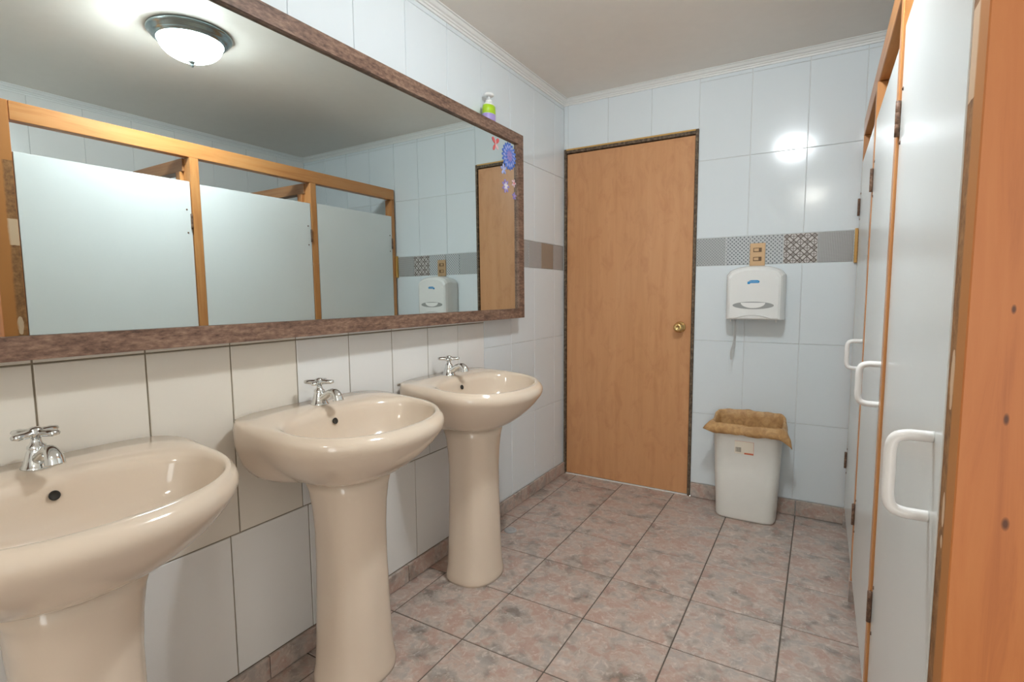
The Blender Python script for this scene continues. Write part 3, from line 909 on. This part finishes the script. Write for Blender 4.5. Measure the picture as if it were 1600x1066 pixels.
# ================================================================== WASTE BIN
binr = tag(empty('waste_bin', (1.094, 2.858, 0.0)), 'white rectangular plastic waste bin lined with a brown bag', 'bin')
BL = Vector(binr.location)
def bpart(o, p=None):
    o.parent = p or binr
    if p is None: o.matrix_parent_inverse = Matrix.Translation(-BL)
    return o
def rr_ring(cx, cy, hx, hy, z, n=64, e=5.0):
    out = []
    for i in range(n):
        a = 2 * PI * i / n
        c, s = math.cos(a), math.sin(a)
        r = (abs(c) ** e + abs(s) ** e) ** (-1 / e)
        out.append((cx + hx * c * r, cy + hy * s * r, z))
    return out
BH = 0.485
prof = [(0.0, 0.90, 0.0), (0.004, 0.97, 0.0), (0.014, 1.0, 0.014), (0.25, 1.0, 0.25), (BH - 0.02, 1.0, BH - 0.02), (BH - 0.018, 1.03, BH - 0.018), (BH, 1.03, BH), (BH, 0.985, BH), (0.25, 0.975, 0.25), (0.012, 0.95, 0.012)]
def hw(z): return 0.139 + 0.020 * z / BH, 0.090 + 0.014 * z / BH
rings = []
for z, s, _ in prof:
    a, b = hw(z); rings.append(rr_ring(1.094, 2.858, a * s, b * s, z))
v, f = loft(rings)
bpart(mesh_obj('bin_body', v, f, 'bin_white', None, True))
# bag folded over the rim with ruffled hem and two flared corners
rnd = random.Random(3)
n = 96
ph = [rnd.uniform(0, 6.28) for _ in range(8)]
def ruf(a, k): return math.sin(a * 7 + ph[0] + k) * 0.5 + math.sin(a * 13 + ph[1] + k * 2) * 0.35 + math.sin(a * 23 + ph[2] - k) * 0.25
a1, b1 = hw(BH)
def bag_ring(s, z, amp_r, amp_z, k, flare=0.0, droop=0.0, lift=0.034):
    out = []
    base = rr_ring(0, 0, a1 * s, b1 * s, z, n)
    for i, (x, y, zz) in enumerate(base):
        a = 2 * PI * i / n
        q = ruf(a, k)
        fl = 0
        # front-left corner and front-right corner of the bin
        dl = math.exp(-((((a - math.radians(213)) + PI) % (2 * PI) - PI) / 0.16) ** 2)
        dr = math.exp(-((((a - math.radians(330)) + PI) % (2 * PI) - PI) / 0.20) ** 2)
        r = Vector((x, y, 0)); nrm = r.normalized()
        r += nrm * (amp_r * q + flare * (0.9 * dl + 0.85 * dr))
        zn = zz + amp_z * q + droop * (0.15 * dl - 1.0 * dr)
        if z > 0.43: zn += lift * max(0.0, (y / b1 + 0.35) / 1.35)
        out.append((1.094 + r.x, min(2.858 + r.y, D - 0.006), zn))
    return out
rings = [bag_ring(0.55, 0.27, 0.014, 0.012, 4), bag_ring(0.78, 0.31, 0.016, 0.010, 3), bag_ring(0.90, 0.40, 0.008, 0.004, 2), bag_ring(0.95, 0.462, 0.003, 0.002, 1.5), bag_ring(0.975, BH + 0.006, 0.0015, 0.003, 1), bag_ring(1.015, BH + 0.010, 0.0015, 0.004, 0.8, 0.004), bag_ring(1.06, BH + 0.001, 0.002, 0.004, 0.6, 0.016, 0.008), bag_ring(1.085, BH - 0.022, 0.004, 0.004, 0.3, 0.034, 0.022), bag_ring(1.10, BH - 0.042, 0.006, 0.006, 0.1, 0.040, 0.045)]
v, f = loft(rings, cap0=True, cap1=False)
bag = mesh_obj('bag_liner', v, f, 'brown_bag', None, True)
sm = bag.modifiers.new('solidify', 'SOLIDIFY'); sm.thickness = 0.0012
bag['label'] = 'crumpled brown bag folded over the rim'
bpart(bag)
# sticker on the front
def bin_front(z):
    a, b = hw(z); return 2.858 - b
lab = bmesh.new()
def front_quad(bm, x0, x1, z0, z1, off, t=0.0006):
    va = [bm.verts.new((x, bin_front(z) - off, z)) for x, z in ((x0, z0), (x1, z0), (x1, z1), (x0, z1))]
    vb = [bm.verts.new((x, bin_front(z) - off - t, z)) for x, z in ((x0, z0), (x1, z0), (x1, z1), (x0, z1))]
    bm.faces.new(va); bm.faces.new(vb[::-1])
    for i in range(4):
        j = (i + 1) % 4; bm.faces.new((va[i], va[j], vb[j], vb[i]))
front_quad(lab, 1.044, 1.131, 0.348, 0.413, 0.0002)
sticker = bpart(bm_obj('label', lab, 'label_cream'))
b_ = bmesh.new(); x = 1.049
while x < 1.073:
    w = rnd.choice((0.0009, 0.0015, 0.0022)); front_quad(b_, x, x + w, 0.357, 0.381, 0.0009, 0.0003); x += w + rnd.choice((0.0008, 0.0014))
bpart(bm_obj('barcode', b_, 'ink_brown'))
b_ = bmesh.new(); front_quad(b_, 1.089, 1.130, 0.3485, 0.3565, 0.0009, 0.0003)
front_quad(b_, 1.1298, 1.131, 0.348, 0.413, 0.0009, 0.0003); front_quad(b_, 1.044, 1.131, 0.4118, 0.413, 0.0009, 0.0003)
bpart(bm_obj('label_print', b_, 'ink_red'))

# ================================================================== SMALL THINGS
# pump bottle on top of the mirror
SBX, SBY, SBZ = 0.040, 2.083, 1.9305
soap = tag(empty('soap_bottle', (SBX, SBY, SBZ)), 'white foam pump bottle with green and purple label on top of the mirror', 'bottle')
def el_loft(name, prof, mat, ex=0.72, n=28):
    rings = [[(ex * r * math.cos(2 * PI * i / n), r * math.sin(2 * PI * i / n), z) for i in range(n)] for r, z in prof]
    v, f = loft(rings); return mesh_obj(name, v, f, mat, soap, True)
W_ = 1.3
def wide(p): return [(r * W_ if r > 0.002 else r, z) for r, z in p]
el_loft('bottle_body', wide([(0.020, 0.0), (0.026, 0.001), (0.0275, 0.006), (0.0285, 0.03), (0.0280, 0.06), (0.0255, 0.078), (0.018, 0.086), (0.0125, 0.088), (0.001, 0.088)]), 'soap_white')
el_loft('label_lower', wide([(0.0275, 0.006), (0.0288, 0.010), (0.0291, 0.034), (0.0286, 0.0355)]), 'soap_purple')
el_loft('label_upper', wide([(0.0286, 0.0365), (0.0290, 0.037), (0.0288, 0.060), (0.0268, 0.074), (0.0262, 0.0745)]), 'soap_green')
lathe('pump_collar', [(0.0005, 0.0883), (0.0155, 0.0883), (0.0155, 0.098), (0.0125, 0.1015), (0.0065, 0.103), (0.0060, 0.116), (0.0005, 0.116)], 'soap_white', soap, 22)
lathe('pump_head', [(0.0005, 0.1165), (0.018, 0.1165), (0.0235, 0.119), (0.0235, 0.124), (0.0190, 0.130), (0.009, 0.133), (0.0005, 0.1335)], 'soap_white', soap, 22)

# stickers on the mirror glass
def petal_bm(bm, y, z, ang, ln, w, h, d0):
    ca, sa = math.cos(ang), math.sin(ang)
    top = []; bot = []
    for k in range(10):
        a = 2 * PI * k / 10
        u = ln * 0.5 + ln * 0.5 * math.cos(a); q = w * math.sin(a) * (0.7 + 0.3 * math.cos(a))
        yy, zz = y + u * ca - q * sa, z + u * sa + q * ca
        bot.append(bm.verts.new(MP(yy, zz, d0))); top.append(bm.verts.new(MP(yy, zz, d0 + h)))
    bm.faces.new(bot[::-1]); bm.faces.new(top)
    for i in range(10):
        j = (i + 1) % 10; bm.faces.new((bot[i], bot[j], top[j], top[i]))
def flower(name, y, z, layers, label, cat='sticker', center=None):
    r = tag(empty(name, MP(y, z, 0.0)), label, cat, 'stickers on the mirror')
    inv = Matrix.Translation(-Vector(r.location))
    for li, (n, ln, w, mat, off) in enumerate(layers):
        for k in range(n):
            bm = bmesh.new()
            petal_bm(bm, y, z, 2 * PI * k / n + off, ln, w, 0.0009, 0.0004 + 0.0011 * li + 0.00012 * (k % 3))
            o = bm_obj('petal', bm, mat); o.parent = r; o.matrix_parent_inverse = inv
    if center:
        o = lathe('flower_centre', [(0.0003, 0), (center[0], 0), (center[0] * 0.8, 0.002), (0.0003, 0.003)], center[1], None, 12, MP(y, z, 0.0011 * len(layers) + 0.0004), 'x')
        o.parent = r; o.matrix_parent_inverse = inv
    return r
flower('flower_sticker', 2.219, 1.808, [(18, 0.066, 0.0115, 'sticker_blue', 0.0), (15, 0.054, 0.009, 'sticker_pale', 0.2), (13, 0.041, 0.008, 'sticker_blue', 0.1), (10, 0.028, 0.007, 'sticker_violet', 0.0)], 'large round blue flower sticker on the mirror corner', center=(0.007, 'sticker_violet'))
flower('flower_sticker', 2.168, 1.738, [(5, 0.026, 0.009, 'sticker_pale', 0.4)], 'pale blue blossom sticker just under the large blue flower', center=(0.004, 'sticker_white'))
flower('flower_sticker', 2.186, 1.662, [(7, 0.033, 0.009, 'sticker_violet', 0.0), (5, 0.018, 0.007, 'sticker_white', 0.3)], 'violet flower sticker with white heart low on the mirror', center=(0.004, 'sticker_white'))
flower('flower_sticker', 2.262, 1.688, [(5, 0.020, 0.007, 'sticker_pink', 0.0)], 'small pale pink flower sticker beside the violet one', center=(0.004, 'sticker_red'))
flower('flower_sticker', 2.266, 1.627, [(5, 0.019, 0.007, 'sticker_violet', 0.3)], 'small violet flower sticker lowest on the mirror', center=(0.003, 'sticker_pink'))
# butterfly
bf = tag(empty('butterfly_sticker', MP(2.098, 1.838, 0)), 'red and pink butterfly sticker near the top of the mirror', 'sticker', 'stickers on the mirror')
inv = Matrix.Translation(-Vector(bf.location))
for ang, ln, w, mat in ((0.75, 0.040, 0.013, 'sticker_red'), (2.35, 0.036, 0.012, 'sticker_red'), (-0.7, 0.032, 0.010, 'sticker_pink'), (-2.1, 0.036, 0.010, 'sticker_red')):
    bm = bmesh.new(); petal_bm(bm, 2.098, 1.838, ang, ln, w, 0.001, 0.0004)
    o = bm_obj('wing', bm, mat); o.parent = bf; o.matrix_parent_inverse = inv
bm = bmesh.new(); petal_bm(bm, 2.098, 1.820, PI / 2, 0.036, 0.003, 0.0016, 0.0016)
o = bm_obj('butterfly_body', bm, 'sticker_pink'); o.parent = bf; o.matrix_parent_inverse = inv

# floor drain cap
drain = tag(lathe('drain_cap', [(0.0005, 0.0), (0.030, 0.0), (0.031, 0.002), (0.029, 0.005), (0.020, 0.0065), (0.019, 0.0055), (0.008, 0.0055), (0.007, 0.0068), (0.0005, 0.0072)], 'drain_grey', None, 28, (0, 0, 0)), 'small round grey drain cap on the floor by the far sink', 'drain cap')
drain.location = (0.130, 2.098, 0.0003)

# ------------------------------------------------------------------ ceiling lamps (their light is the glass dome's own)
def ceiling_lamp(x, y, glow_mat, label, watts, color):
    r = tag(empty('ceiling_lamp', (x, y, ZC)), label, 'lamp')
    lathe('canopy', [(0.0005, -0.0005), (0.165, -0.0005), (0.166, -0.008), (0.160, -0.014), (0.154, -0.017), (0.150, -0.026), (0.142, -0.031), (0.136, -0.033), (0.1355, -0.040), (0.128, -0.041), (0.127, -0.035), (0.0005, -0.034)], 'lamp_metal', r, 48)
    prof = []
    for k in range(13):
        a = k / 12 * PI / 2
        prof.append((max(0.0005, 0.1255 * math.cos(a)), -0.036 - 0.080 * math.sin(a)))
    lathe('glass_dome', prof, glow_mat, r, 40)
    bl = bpy.data.lights.new('bulb', 'POINT')
    bl.energy = watts; bl.color = color; bl.shadow_soft_size = 0.035
    bo = bpy.data.objects.new('bulb', bl); bo.location = (-0.02, -0.075, -0.0445)   # bulb sits off centre in the dome
    link(bo, r)
    lathe('finial', [(0.0005, -0.1165), (0.014, -0.1165), (0.015, -0.120), (0.009, -0.124), (0.006, -0.130), (0.0075, -0.135), (0.004, -0.140), (0.0005, -0.141)], 'lamp_metal', r, 16)
    return r
ceiling_lamp(*LAMP_MAIN, 'lamp_glow_cool', 'lit frosted dome ceiling lamp reflected in the mirror', BULB_MAIN, COL_MAIN)
ceiling_lamp(*LAMP_FILL, 'lamp_glow_fill', 'unseen frosted dome ceiling lamp added behind the camera for fill light', BULB_FILL, COL_FILL)  # unseen lamp, added as fill
